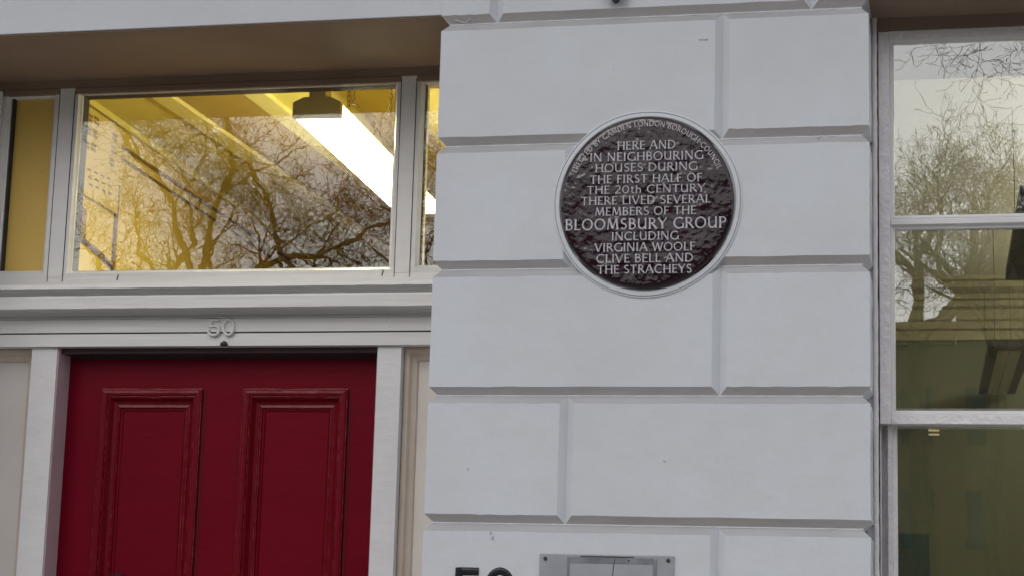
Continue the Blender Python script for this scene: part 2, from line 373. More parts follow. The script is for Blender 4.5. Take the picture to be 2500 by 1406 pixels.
# door frame
df = Box('door_jamb', -2.9525, -2.862, .497, .60, .22, 2.4172, T, house, .0012)
df2 = Box('door_jamb', -1.769, -1.6915, .497, .60, .22, 2.4172, T, house, .0012)
Box('jamb_shade_lining', -2.8615, -2.8585, .503, .598, .22, 2.416, M['reveal'], df)  # lining sheet carries the painted shade of the reveal
Box('jamb_shade_lining', -1.7725, -1.7695, .503, .598, .22, 2.416, M['reveal'], df2)
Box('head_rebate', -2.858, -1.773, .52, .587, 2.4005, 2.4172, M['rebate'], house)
Box('shadow_gap', -2.858, -1.773, .5875, .598, 2.3905, 2.4172, M['gap'], house)  # dark strip painted for the shadow above the door leaf
# side panels beside the door
for x0, x1 in ((-3.188, -2.953), (-1.691, -1.30)):
    sp = Box('side_panel', x0, x1, .562, .60, .22, 2.417, M['cream'], house)
    ring('panel_moulding', x0+.001, x1, .30, 2.4165, [(0, .5615), (0, .530), (.006, .528), (.016, .531), (.022, .545), (.026, .548), (.036, .553), (.040, .5618)], M['creamd'], sp, .0004)
# front door
fd = Box('front_door', -2.858, -1.7725, .590, .635, .23, 2.4015, M['red'], house)
MUL = [(-2.735, -2.383), (-2.242, -1.888)]
for (x0, x1) in MUL:
    prof = [(-.0045, .5899), (-.0035, .5893), (0, .5893), (.001, .578), (.006, .5735), (.014, .5725), (.0215, .576), (.0250, .5835), (.0275, .5815), (.0295, .5815), (.033, .587), (.040, .598), (.050, .605), (.0565, .6035), (.0585, .6025), (.0615, .6085), (.066, .6095), (.0685, .6075), (.0705, .6105)]
    pm = ring('panel_moulding', x0, x1, 1.20, 2.292, prof, M['redm'], fd, .0005)
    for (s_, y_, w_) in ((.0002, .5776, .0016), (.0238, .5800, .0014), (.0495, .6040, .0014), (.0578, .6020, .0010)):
        ring('worn_highlight_edge', x0+s_, x1-s_, 1.20+s_, 2.292-s_, [(0, y_+.001), (0, y_), (w_, y_-.0004), (w_+.0004, y_+.001)], M['worn_highlight'], pm, .0004)  # strips paint the edge highlights together with wear
    Box('door_panel', x0+.066, x1-.066, .6110, .62, 1.266, 2.226, M['red'], fd)
# cut the door leaf round the panels: replace the flat leaf by stiles and rails
bpy.data.objects.remove(fd.children[0]) if False else None
bm = bmesh.new()
def slab(x0, x1, z0, z1): box(bm, x0, x1, .590, .635, z0, z1)
xs = [-2.858, MUL[0][0]+.03, MUL[0][1]-.03, MUL[1][0]+.03, MUL[1][1]-.03, -1.7725]
slab(xs[0], xs[1], .23, 2.4015); slab(xs[4], xs[5], .23, 2.4015); slab(xs[2], xs[3], .23, 2.4015)
for a, c in ((1, 2), (3, 4)):
    slab(xs[a], xs[c], 2.262, 2.4015); slab(xs[a], xs[c], .23, 1.23)
me = bpy.data.meshes.new('front_door'); bmesh.ops.recalc_face_normals(bm, faces=bm.faces); bm.to_mesh(me); bm.free(); me.materials.append(M['red']); fd.data = me
Box('stile_joint', -2.3795, -2.3765, .5894, .5899, 1.2, 2.2915, M['gap'], fd); Box('stile_joint', -1.8845, -1.8815, .5894, .5899, 1.2, 2.2915, M['gap'], fd)
# black rounded fitting just entering the picture
b = bmesh.new(); cyl(b, (-2.640, 1.662), .029, .565, .6105, 28, .031); cyl(b, (-2.640, 1.662), .022, .540, .565, 28, .028)
bmesh.ops.bevel(b, geom=[e for e in b.edges if e.calc_length() < .02], offset=.003, segments=2, affect='EDGES')
obj('door_knob', b, M['dark'], fd, True)
# small black catch over the door
b = bmesh.new(); box(b, -2.287, -2.263, .466, .4795, 2.4165, 2.4245, .003); cyl(b, (-2.2725, 2.4265), .0055, .464, .4795, 12); cyl(b, (-2.2805, 2.4235), .0045, .466, .4795, 12)
tag(obj('door_catch', b, M['dark']), 'tiny black metal catch under the raised number over the red door', 'catch')

# ------------------------------------------------------------------ stroke lettering
def arc(cx, cy, rx, ry, a0, a1, n=12): return [(cx+rx*math.cos(R(a0+(a1-a0)*i/n)), cy+ry*math.sin(R(a0+(a1-a0)*i/n))) for i in range(n+1)]
K, k_ = .155, .105
G = {
 'A': (.80, [([(.03, 0), (.37, 1)], k_), ([(.77, 0), (.40, 1)], K), ([(.17, .36), (.62, .36)], k_)]),
 'B': (.62, [([(.12, 0), (.12, 1)], K), ([(.12, .96)]+arc(.28, .755, .22, .205, 90, -90)+[(.12, .55)], k_), ([(.12, .53)]+arc(.30, .285, .26, .245, 90, -90)+[(.12, .04)], k_*1.15)]),
 'C': (.80, [(arc(.50, .5, .42, .47, 50, 310, 18), K*.9)]),
 'D': (.82, [([(.12, 0), (.12, 1)], K), ([(.12, .96)]+arc(.30, .5, .44, .46, 90, -90, 16)+[(.12, .04)], K*.85)]),
 'E': (.55, [([(.12, 0), (.12, 1)], K), ([(.12, .955), (.52, .955)], k_), ([(.12, .52), (.46, .52)], k_), ([(.12, .045), (.54, .045)], k_)]),
 'F': (.53, [([(.12, 0), (.12, 1)], K), ([(.12, .955), (.52, .955)], k_), ([(.12, .51), (.46, .51)], k_)]),
 'G': (.84, [(arc(.50, .5, .42, .47, 50, 325, 18), K*.9), ([(.80, .03), (.80, .46)], K*.9)]),
 'H': (.80, [([(.12, 0), (.12, 1)], K), ([(.70, 0), (.70, 1)], K), ([(.12, .52), (.70, .52)], k_)]),
 'I': (.26, [([(.13, 0), (.13, 1)], K)]),
 'K': (.72, [([(.12, 0), (.12, 1)], K), ([(.62, 1), (.14, .5)], k_), ([(.26, .58), (.72, 0)], K)]),
 'L': (.54, [([(.12, 0), (.12, 1)], K), ([(.12, .045), (.54, .045)], k_)]),
 'M': (.98, [([(.10, 0), (.19, 1)], k_), ([(.20, 1), (.49, .1)], K), ([(.49, .1), (.78, 1)], k_), ([(.79, 1), (.88, 0)], K)]),
 'N': (.84, [([(.12, 0), (.12, 1)], k_), ([(.12, .98), (.72, .02)], K), ([(.72, 0), (.72, 1)], k_)]),
 'O': (.90, [(arc(.45, .5, .38, .47, 0, 360, 24), K*.85)]),
 'P': (.60, [([(.12, 0), (.12, 1)], K), ([(.12, .96)]+arc(.30, .72, .24, .24, 90, -90)+[(.12, .48)], k_)]),
 'R': (.68, [([(.12, 0), (.12, 1)], K), ([(.12, .96)]+arc(.28, .735, .23, .225, 90, -90)+[(.12, .51)], k_), ([(.30, .52), (.68, 0)], K)]),
 'S': (.56, [(arc(.30, .745, .19, .215, 40, 250, 10)+arc(.28, .275, .21, .235, 80, -145, 10), K*.82)]),
 'T': (.68, [([(.34, 0), (.34, 1)], K), ([(.02, .955), (.66, .955)], k_)]),
 'U': (.78, [([(.12, 1)]+arc(.38, .34, .26, .30, 180, 290, 10)+[(.66, .25)], K*.85), ([(.66, 0), (.66, 1)], k_*1.2)]),
 'V': (.74, [([(.03, 1), (.37, 0)], K), ([(.37, 0), (.71, 1)], k_)]),
 'W': (1.06, [([(.03, 1), (.29, 0)], K), ([(.29, 0), (.53, .95)], k_), ([(.53, .95), (.78, 0)], K), ([(.78, 0), (1.03, 1)], k_)]),
 'X': (.72, [([(.04, 1), (.68, 0)], K), ([(.66, 1), (.06, 0)], k_)]),
 'Y': (.70, [([(.02, 1), (.35, .48)], K), ([(.68, 1), (.35, .48)], k_), ([(.35, 0), (.35, .5)], K)]),
 '2': (.60, [(arc(.29, .72, .22, .24, 160, -25, 10)+[(.08, .05)], K*.8), ([(.05, .05), (.58, .05)], k_*1.1)]),
 '0': (.72, [(arc(.36, .48, .28, .45, 0, 360, 22), K*.8)]),
 't': (.40, [([(.17, .85), (.17, .12), (.25, .04), (.38, .05)], k_*1.2), ([(.02, .62), (.36, .62)], k_)]),
 'h': (.58, [([(.10, 0), (.10, .98)], k_*1.25), ([(.10, .45)]+arc(.29, .42, .18, .2, 130, 0, 7)+[(.47, 0)], k_*1.25)]),
 ' ': (.30, []),
}
def stroke(v, f, pts, w, h, flare, xf, yy):
    """ribbon with sloping sides along a 2-D polyline; xf maps (u,v,height) to 3-D"""
    if len(pts) == 2 and flare:
        (a, b), (c, d) = pts; P = [(a+(c-a)*t, b+(d-b)*t) for t in (0, .07, .2, .8, .93, 1)]; W = [1.55, 1.12, .95, .95, 1.12, 1.55]
    else:
        P = pts; W = [1]*len(P)
    closed = len(P) > 3 and abs(P[0][0]-P[-1][0]) < 1e-6 and abs(P[0][1]-P[-1][1]) < 1e-6
    base = len(v); n = len(P)
    for i in range(n):
        if closed: p0, p1 = P[(i-1) % (n-1)], P[(i+1) % (n-1)]
        else: p0, p1 = P[max(i-1, 0)], P[min(i+1, n-1)]
        dx, dy = p1[0]-p0[0], p1[1]-p0[1]; L = math.hypot(dx, dy) or 1; nx, ny = -dy/L, dx/L
        ww = w*W[i]/2
        for (o, hh) in ((-1, 0), (-.72, .85), (-.35, 1), (.35, 1), (.72, .85), (1, 0)):
            v.append(xf(P[i][0]+nx*ww*o, P[i][1]+ny*ww*o, h*hh + yy))
    for i in range(n-1):
        for j in range(5):
            a = base+i*6+j; f.append((a, a+1, a+7, a+6))
    if not closed:
        f.append(tuple(base+j for j in range(6))[::-1]); f.append(tuple(base+(n-1)*6+j for j in range(6)))
def text_width(s, gap=.10): return sum(G[c][0]+gap for c in s)-gap
def write_line(name, s, xc, zb, width, cap, y, h, m, parent, gap=.10, wmul=1.0, tilt=0):
    v, f = [], []; tw_ = text_width(s, gap); sx = width/tw_; u = 0
    for ci, c in enumerate(s):
        for si, (pts, w) in enumerate(G[c][1]):
            def xf(a, b_, hh, u=u): return (xc-width/2+(u+a)*sx, y-hh, zb+b_*cap + ((u+a)*sx-width/2)*tilt)
            asp = sx/cap
            pts2 = pts
            # stroke widths are relative to cap height
            def xf2(a, b_, hh, u=u): return (xc-width/2+u*sx+a*cap, y-hh, zb+b_*cap + (u*sx+a*cap-width/2)*tilt)
            stroke(v, f, [(p[0]*asp, p[1]) for p in pts2], w*wmul, h, True, xf2, si*.00012)
        u += G[c][0]+gap
    return pyobj(name, v, f, m, parent)
def write_arc(name, s, cx, cz, r, cap, a0, a1, y, h, m, parent, wmul=1.0):
    v, f = [], []; tot = text_width(s, .14); u = 0
    for c in s:
        wd = G[c][0]; ang = a0+(a1-a0)*(u+wd/2)/tot; t = R(ang)
        sc = abs(R(a1-a0))*(r+cap/2)/tot
        for si, (pts, w) in enumerate(G[c][1]):
            asp = sc/cap
            def xf(a, b_, hh):
                px = (a-wd*asp/2)*cap; pz = r+b_*cap
                return (cx + px*math.sin(t) + pz*math.cos(t), y-hh, cz - px*math.cos(t) + pz*math.sin(t))
            stroke(v, f, [(p[0]*asp, p[1]) for p in pts], w*wmul, h, True, xf, si*.0001)
        u += wd+.14
    return pyobj(name, v, f, m, parent)

# ------------------------------------------------------------------ the plaque
PX, PZ, PRAD = -.8425, 2.7452, .2465
pq = thing('memorial_plaque', 'round brown glazed plaque with raised pale lettering in a white ring', 'plaque')
def disc_profile(name, prof, m, n=96, jit=0, parent=None):
    v, f = [], []
    for (r, y) in prof:
        for i in range(n):
            t = 2*math.pi*i/n; rj = r + (math.sin(t*3+1)*.6+math.sin(t*7)*.4)*jit
            v.append((PX+rj*math.cos(t), y, PZ+rj*math.sin(t)))
    for k in range(len(prof)-1):
        for i in range(n): f.append((k*n+i, k*n+(i+1) % n, (k+1)*n+(i+1) % n, (k+1)*n+i))
    return v, f
v, f = disc_profile('r', [(.2715, .021), (.2715, .003), (.2690, -.0035), (.2660, -.0042), (.2652, .0010), (.2642, .0010), (.2632, -.0050), (.2530, -.0062), (.2510, -.0045), (.2500, .004), (.2490, .02)], None, jit=.0012)
pyobj('mounting_ring', v, f, M['ring'], pq)
v, f = disc_profile('p', [(PRAD, .015), (PRAD, -.010), (PRAD-.0015, -.0135), (PRAD-.005, -.0155), (PRAD-.012, -.0160)], None)
v0 = len(v)
rings_ = 14; r0 = PRAD-.012; n = 96
for k in range(1, rings_):
    r = r0*(1-k/rings_)
    for i in range(n):
        t = 2*math.pi*i/n; v.append((PX+r*math.cos(t), -.0160, PZ+r*math.sin(t)))
    for i in range(n):
        a = (len(v)-2*n)+i; b_ = (len(v)-2*n)+(i+1) % n; f.append((a, b_, b_+n, a+n))
f.append(tuple(len(v)-n+i for i in range(n)))
pyobj('plaque_disc', v, f, M['plaque'], pq, True)
LINES = [("HERE AND", .1517, .1666, .0246), ("IN NEIGHBOURING", .1193, .3236, .0246), ("HOUSES DURING", .0879, .2917, .0238), ("THE FIRST HALF OF", .0551, .3197, .0236),
 ("THE 20th CENTURY", .0252, .3359, .0228), ("THERE LIVED SEVERAL", -.0066, .3687, .0236), ("MEMBERS OF THE", -.0385, .2872, .0237), ("BLOOMSBURY GROUP", -.0787, .4575, .0315),
 ("INCLUDING", -.110, .190, .0236), ("VIRGINIA WOOLF", -.1416, .2846, .0238), ("CLIVE BELL AND", -.1734, .2745, .0238), ("THE STRACHEYS", -.2048, .2668, .0240)]
for s, dz, w, cap in LINES:
    write_line('lettering', s, PX-.0012, PZ+dz, w, cap, -.0155, .0060, M['letter'], pq, wmul=1.22)
write_arc('lettering', "ERECTED BY CAMDEN LONDON BOROUGH COUNCIL", PX, PZ, .2195, .0150, 156.5, 23.5, -.0155, .0042, M['letter'], pq, 1.3)
rebase(pq, (PX, 0, PZ-.25))

# raised white 50 over the door
hn = thing('house_number', 'raised white painted number 50 on the moulded bar over the red door', 'house number')
def digit(name, strokes, x, z, w, hgt, y, th, m, parent, sw):
    v, f = [], []
    for si, pts in enumerate(strokes):
        def xf(a, b_, hh): return (x+a, y-hh, z+b_)
        wv = sw
        stroke(v, f, [(p[0]*w, p[1]*hgt) for p in pts], wv, th, False, xf, si*.0002)
    return pyobj(name, v, f, m, parent)
FIVE = [[(.30, .95), (.92, .95)], [(.34, .98), (.22, .56)], [(.12, .60)]+arc(.50, .32, .44, .29, 125, -170, 16)+[(.14, .40)]]
d5 = digit('digit', FIVE, -2.334, 2.4500, .0425, .0530, .4775, .009, T, hn, .0088)
d0 = digit('digit', [arc(.5, .5, .40, .46, 0, 360, 24)], -2.2845, 2.4500, .0435, .0540, .4775, .009, T, hn, .0088)
rebase(hn, (-2.288, .48, 2.45))
# black 50 on the pier, mostly below the frame
bn = thing('house_number', 'black bold number 50 on the white pier, cut off by the bottom edge', 'house number')
digit('digit', [[(.055, .92), (.935, .92)], [(.115, 1.0), (.075, .50)], [(.075, .55)]+arc(.42, .33, .38, .26, 130, -150, 16)], -1.3620, 1.590, .068, .127, .0, .004, M['black'], bn, .0225)
digit('digit', [arc(.5, .5, .39, .42, 0, 360, 28)], -1.2835, 1.590, .092, .130, .0, .004, M['black'], bn, .0215)
rebase(bn, (-1.28, 0, 1.59))

# plate with two screws under the plaque
pl = thing('notice_plate', 'scuffed grey notice holder screwed to the white wall below the plaque', 'notice holder')
Box('cover_plate', -1.125, -.751, -.0065, -.001, 1.455, 1.7605, M['acrylic'], pl, .002, 2)
Box('paper_sheet', -1.0395, -.808, -.0085, -.0066, 1.50, 1.7355, M['paper'], pl)
for x0, x1, z0, z1 in ((-1.0465, -1.0405, 1.50, 1.752), (-.8075, -.7985, 1.50, 1.750)):
    Box('mount_strip', x0, x1, -.0088, -.0066, z0, z1, M['strip'], pl)
prism('mount_strip', [(-.0066, 1.7360), (-.0092, 1.7360), (-.0092, 1.7520), (-.0066, 1.7525)], -1.0400, -.8082, M['strip'], pl, 8, .0008)
wire('top_edge', [(-1.01, -.0085, 1.7545), (-.93, -.0085, 1.7550), (-.86, -.0085, 1.7540)], .0011, M['fitting'], pl)
wire('crack', [(-.913, -.0092, 1.7480), (-.9165, -.0093, 1.7330), (-.9195, -.0093, 1.70), (-.925, -.0092, 1.60)], .0009, M['fitting'], pl)
for x, z in ((-1.1085, 1.7465), (-.7665, 1.7475)):
    b = bmesh.new(); cyl(b, (x, z), .0052, -.0095, -.006, 16, .0056); obj('screw', b, M['fitting'], pl)
b = bmesh.new(); cyl(b, (-.875, 1.7452), .0022, -.0105, -.008, 10); obj('rivet', b, M['black'], pl)
rebase(pl, (-.938, 0, 1.455))

# ------------------------------------------------------------------ sash window (box frame, upper and lower sash)
WR = .97
win = Box('sash_window', PR_-.018, -.2137, .200, .36, 1.03, SZ-.001, M['lumpy'], house)     # left lining
Box('window_head', -.2134, WR, .2005, .36, 3.2860, SZ-.001, M['soffit'], win)  # shadow on the head is put into its brown colour
b = bmesh.new()
v, f = [], []; rnd = random.Random(5); pts = []; rads = []
for k in range(120):
    z = 1.03+(3.333-1.03)*k/119; pts.append(Vector((PR_+.0075+rnd.gauss(0, .0003), .192+rnd.gauss(0, .0003), z))); rads.append(.0078+rnd.gauss(0, .0003))
tube_data(v, f, pts, rads, 8); pyobj('corner_bead', v, f, M['lumpy'], win, True)
Box('sash_channel', -.2136, -.2076, .215, .36, 1.03, 3.286, M['gap'], win)
Box('parting_bead', -.2075, -.2030, .236, .36, 1.03, 3.285, M['lumpy'], win, .001)
# upper sash: ring with ovolo, meeting rail at the bottom
def sash(name, x0, x1, z0, z1, stile, rail_t, rail_b, y, m):
    us = Box(name, x0, x0+stile, y, y+.042, z0, z1, m, win, .002)
    Box('stile', x1-stile, x1, y, y+.042, z0, z1, m, us, .002)
    Box('top_rail', x0+stile+.0003, x1-stile-.0003, y+.0003, y+.042, z1-rail_t, z1, m, us)
    Box('bottom_rail', x0+stile+.0003, x1-stile-.0003, y-.0003, y+.042, z0, z0+rail_b, m, us, .002)
    return us
US = sash('upper_sash', -.2055, .965, 2.1460, 3.2855, .0315, .0245, .0275, .2045, M['lumpy'])
LS = sash('lower_sash', -.1865, .945, 1.035, 2.1950, .0135, .035, .06, .2480, M['lumpy'])
zb = 2.7215
def ovolo(x0, x1, z0, z1, y, par, m=T, s=.012):
    return ring('glazing_moulding', x0, x1, z0, z1, [(0, y+.001), (.0015, y+.003), (.003, y+.008), (s*.55, y+.011), (s*.75, y+.0115), (s, y+.017), (s+.0005, y+.03)], m, par, .0003)
XB = .38
for (a, c) in ((-.1738, XB-.008), (XB+.008, .933)):
    ovolo(a, c, 2.7310, 3.2608, .2045, US); ovolo(a, c, 2.1738, 2.7120, .2045, US)
Box('glazing_bar', -.1738, .933, .2040, .235, 2.7123, 2.7307, T, US, .003)
Box('glazing_bar', XB-.0077, XB+.0077, .2050, .235, 2.1738, 3.2608, T, US)
ovolo(-.1728, .9315, 1.095, 2.160, .2480, LS, M['lumpy'], .013)
for (a, c, z0, z1) in ((-.166, XB, 2.722, 3.254), (XB, .93, 2.722, 3.254), (-.166, XB, 2.181, 2.7205), (XB, .93, 2.181, 2.7205)):
    Box('glass_pane', a, c, .2220, .2260, z0, z1, M['glassB'], US)
Box('glass_pane', -.165, .93, .2660, .2700, 1.10, 2.156, M['glassB'], LS)
Box('sash_lining', -.22, -.1865, .291, .36, 1.03, 3.285, M['lumpy'], win)

# ------------------------------------------------------------------ hall behind the transom
def hx(y): return -3.08-.0524*y
def st(o): return tag(o, kind='structure')
def hwall(name, y0, y1, off0, off1, z0, z1, m, parent=None):
    v = []
    for (y, o) in ((y0, off0), (y1, off0), (y1, off1), (y0, off1)):
        for z in (z0, z1): v.append((hx(y)+o, y, z))
    f = [(0, 1, 3, 2), (2, 3, 5, 4), (4, 5, 7, 6), (6, 7, 1, 0), (0, 2, 4, 6), (1, 7, 5, 3)]
    return pyobj(name, v, f, m, parent)
st(hwall('hall_wall_left', .60, 5.58, -.1, 0, .22, 3.55, M['hallwall']))
st(Box('hall_wall_right', -1.42, -1.25, .62, 5.6, .22, 3.55, M['hallwall']))
st(Box('hall_ceiling', -4.3, -1.25, .562, 5.58, 3.45, 3.55, M['hallceil']))
st(Box('hall_floor', -3.6, -1.2, .60, 6.0, .10, .22, M['halldark']))
st(Box('hall_wall_back', -4.4, -1.25, 5.6, 5.7, .22, 4.2, M['halldark']))
st(Box('stairwell_wall', -4.5, -4.4, 3.5, 5.7, .22, 4.2, M['halldark']))
st(Box('hall_ceiling_panel', -2.78, -2.51, .60, 5.57, 3.446, 3.4495, M['hallbeam']))
st(Box('ceiling_batten', -2.862, -2.785, .60, 5.56, 3.432, 3.4496, M['batten']))
st(Box('ceiling_batten', -2.505, -2.425, .60, 5.56, 3.432, 3.4496, M['batten']))
st(hwall('hall_cornice', .61, 5.57, .0005, .022, 3.425, 3.4495, M['hallceil']))
st(hwall('picture_rail', .61, 5.57, .0005, .008, 3.352, 3.364, M['conduit']))
st(hwall('picture_rail', 1.0, 5.57, .0005, .007, 3.306, 3.316, M['conduit']))
# wall cabinet with vent slots
cbx = thing('wall_cabinet', 'pale yellow cabinet with rows of vent slots high on the hall wall', 'cabinet')
hwall('cabinet_body', 1.02, 1.49, .001, .016, 3.085, 3.418, M['cab'], cbx)
for (yc, zc) in ((1.165, 3.377), (1.160, 3.327), (1.150, 3.272), (1.225, 3.383), (1.220, 3.330), (1.212, 3.277), (1.415, 3.368), (1.410, 3.318), (1.400, 3.266)):
    for r_ in range(2):
        for k in range(4):
            y = yc+(k-1.5)*.0125; z = zc+(r_-.5)*.018
            hwall('vent_slot', y-.0032, y+.0032, .0162, .0172, z-.007, z+.006, M['print_'], cbx)
for k in range(3):
    for j in range(4):
        y = 1.17+j*.065+k*.012; z = 3.185-k*.026+j*.004
        hwall('printed_mark', y, y+.035, .0162, .0168, z-.0035, z+.0035, M['print_'], cbx)
rebase(cbx, (hx(1.2), 1.2, 3.085))
jb = hwall('junction_box', 1.13, 1.185, .001, .02, 2.925, 3.035, M['conduit']); tag(jb, 'small brown box on the hall wall under the slotted cabinet', 'junction box')
cb2 = thing('wall_conduit', 'brown pipe run down the yellow hall wall beside the slotted cabinet', 'pipe')
hwall('conduit_run', 1.497, 1.515, .001, .012, 2.62, 3.20, M['conduit'], cb2); 
wire('conduit_run', [(hx(1.16)+.01, 1.16, 2.925), (hx(1.35)+.01, 1.35, 2.905), (hx(1.50)+.01, 1.50, 2.875)], .008, M['conduit'], cb2)
rebase(cb2, (hx(1.5), 1.5, 2.62))
# fluorescent fitting
cl = thing('ceiling_light', 'lit fluorescent batten with brown end cap hanging across the yellow hall ceiling', 'ceiling light')
LA, LB = Vector((-2.040, .585, 3.192)), Vector((-2.114, 2.13, 3.192))
ax = (LB-LA).normalized(); sx_ = Vector((ax.y, -ax.x, 0))
def along(name, t0, t1, prof, m):
    v, f = [], []; n = len(prof)
    for t in (t0, t1):
        for (a, z) in prof:
            p = LA+ax*t+sx_*a; v.append((p.x, p.y, p.z+z))
    for i in range(n): f.append((i, (i+1) % n, (i+1) % n+n, i+n))
    f += [tuple(range(n))[::-1], tuple(range(n, 2*n))]
    return pyobj(name, v, f, m, cl)
along('end_cap', 0, .03, [(-.082, 0), (.082, 0), (.082, .050), (.045, .068), (-.045, .068), (-.082, .050)], M['endcap'])
along('diffuser', .0301, 1.50, [(-.079, .002), (.079, .002), (.079, .046), (-.079, .046)], M['tube'])
along('housing', .0301, 1.50, [(-.081, .0465), (.081, .0465), (.081, .050), (.042, .064), (-.042, .064), (-.081, .050)], M['batten'])
along('end_cap', 1.5001, 1.53, [(-.082, 0), (.082, 0), (.082, .050), (.045, .068), (-.045, .068), (-.082, .050)], M['batten'])
along('mount_block', .004, .07, [(-.028, .0685), (.028, .0685), (.028, .2565), (-.028, .2565)], M['endcap'])
along('mount_block', 1.3, 1.36, [(-.028, .0685), (.028, .0685), (.028, .2565), (-.028, .2565)], M['endcap'])
rebase(cl, (-2.077, 1.35, 3.192))
def chain(x, y, z0, z1, label):
    c = thing('hanging_chain', label, 'chain', 'brass chains behind the transom glass')
    k = 0; z = z1
    while z > z0:
        v, f = [], []; pts = []
        for i in range(13):
            t = 2*math.pi*i/12; a = .0052*math.cos(t); h = .0105*math.sin(t)
            pts.append(Vector((x+(a if k % 2 else a*.35), y+(a*.35 if k % 2 else a), z-.0105+h)))
        tube_data(v, f, pts, [.0016]*13, 5); pyobj('chain_link', v, f, M['brass'], c, True)
        z -= .0172; k += 1
    return rebase(c, (x, y, z1))
chain(-1.9675, .70, 3.226, 3.449, 'brass chain hanging just right of the brown lamp end cap')
chain(-1.8220, .70, 3.226, 3.449, 'brass chain hanging in the top right corner of the transom glass')
wr = wire('loose_wire', [(-1.925, .62, 3.285), (-1.919, .62, 3.262), (-1.930, .62, 3.243), (-1.915, .62, 3.238), (-1.905, .62, 3.228)], .0014, M['conduit']); tag(wr, 'thin curled wire between the two brass chains', 'wire')

# ------------------------------------------------------------------ office behind the sash window
st(Box('office_wall_back', -1.2, 4.6, 6.10, 6.2, .1, 3.7, M['officewall']))
st(Box('office_wall_left', -1.245, -1.1, .62, 6.10, .1, 3.7, M['officewall']))
st(Box('office_wall_right', 4.5, 4.6, .62, 6.10, .1, 3.7, M['officewall']))
st(Box('office_wall_front', .99, 4.6, .45, .62, .1, 3.7, M['officewall']))
st(Box('office_window_lining', -.2135, .99, .362, .62, 3.258, 3.70, M['officewall']))
st(Box('office_ceiling', -1.2, 4.6, .622, 6.10, 3.6, 3.7, M['officeceil']))
st(Box('office_floor', -1.2, 4.6, .45, 6.10, 0, .12, M['officefloor']))
cz = prism('office_cornice', [(6.0995, 3.5995), (5.80, 3.5995), (5.80, 3.575), (5.84, 3.570), (5.86, 3.54), (5.93, 3.515), (5.94, 3.49), (5.98, 3.485), (5.985, 3.455), (6.02, 3.44), (6.03, 3.385), (6.05, 3.375), (6.052, 3.335), (6.075, 3.325), (6.077, 3.272), (6.0995, 3.268)], -1.09, 4.49, M['cornice'])
st(cz)
gd = thing('green_door', 'dark green panelled door at the back of the office, low behind the window', 'door')
Box('door_leaf', -.95, -.150, 6.05, 6.098, .12, 2.152, M['gdoor'], gd)
ring('door_panel', -.88, -.30, 1.35, 2.03, [(0, 6.0499), (.004, 6.040), (.02, 6.040), (.03, 6.0498)], M['gdoor'], gd)
rebase(gd, (-.55, 6.1, .12))
def hang(x0n, x0f, y0, y1, z, w, label, lv):
    t = thing('hanging_light', label, 'ceiling light', 'unlit hanging office lights')
    def slabh(name, y0_, y1_, a, b_, z0, z1, m):
        s = (x0f-x0n)/(y1-y0); v = []
        for y in (y0_, y1_):
            xo = x0n+s*(y-y0)
            for (xx, zz) in ((a, z0), (b_, z0), (b_, z1), (a, z1)): v.append((xo+xx, y, zz))
        return pyobj(name, v, [(0, 1, 5, 4), (1, 2, 6, 5), (2, 3, 7, 6), (3, 0, 4, 7), (3, 2, 1, 0), (4, 5, 6, 7)], m, t)
    slabh('housing', y0, y1, 0, w, z, z+.035, M['fitting'])
    if lv:
        slabh('louvre', y0+.14, y1-.03, .045, .098, z-.004, z-.0005, M['louvre']); slabh('louvre', y0+.14, y1-.03, .101, .155, z-.004, z-.0005, M['louvre'])
    for yy in (y0+.15, y1-.15):
        for xx in (.03, w-.03):
            xo = x0n+(x0f-x0n)*(yy-y0)/(y1-y0)+xx
            wire('suspension_wire', [(xo, yy, z+.035), (xo+.004, yy, z+.3), (xo, yy, 3.6)], .0015, M['fitting'], t)
    return rebase(t, (x0n+w/2, (y0+y1)/2, z))
hang(.163, .135, 4.17, 6.02, 2.95, .20, 'unlit hanging light with a pale louvre, lower right in the upper sash', True)
hang(.209, .199, .92, 2.41, 2.95, .20, 'dark unlit hanging light at the right edge of the upper sash', False)
lt = thing('office_light', 'lit fluorescent tube under the office ceiling, reached by its glow on the cream ceiling', 'ceiling light')
Box('tube', 1.25, 1.33, 1.2, 5.5, 3.28, 3.32, M['tube2'], lt); Box('housing', 1.24, 1.34, 1.18, 5.52, 3.24, 3.275, M['fitting'], lt)
rebase(lt, (1.29, 2.8, 3.22))
for z in (2.746, 2.722):
    wl_ = Box('glint_strip', -.150, -.09, 6.06, 6.09, z-.0035, z+.0035, M['glint']); tag(wl_, 'upper added strip for a warm glint low behind the rail of the upper sash' if z > 2.73 else 'lower added strip for a warm glint under the rail of the upper sash', 'added glint strip', 'added warm glint strips in the office')  # thin glowing strips added in place of reflected lamp glints

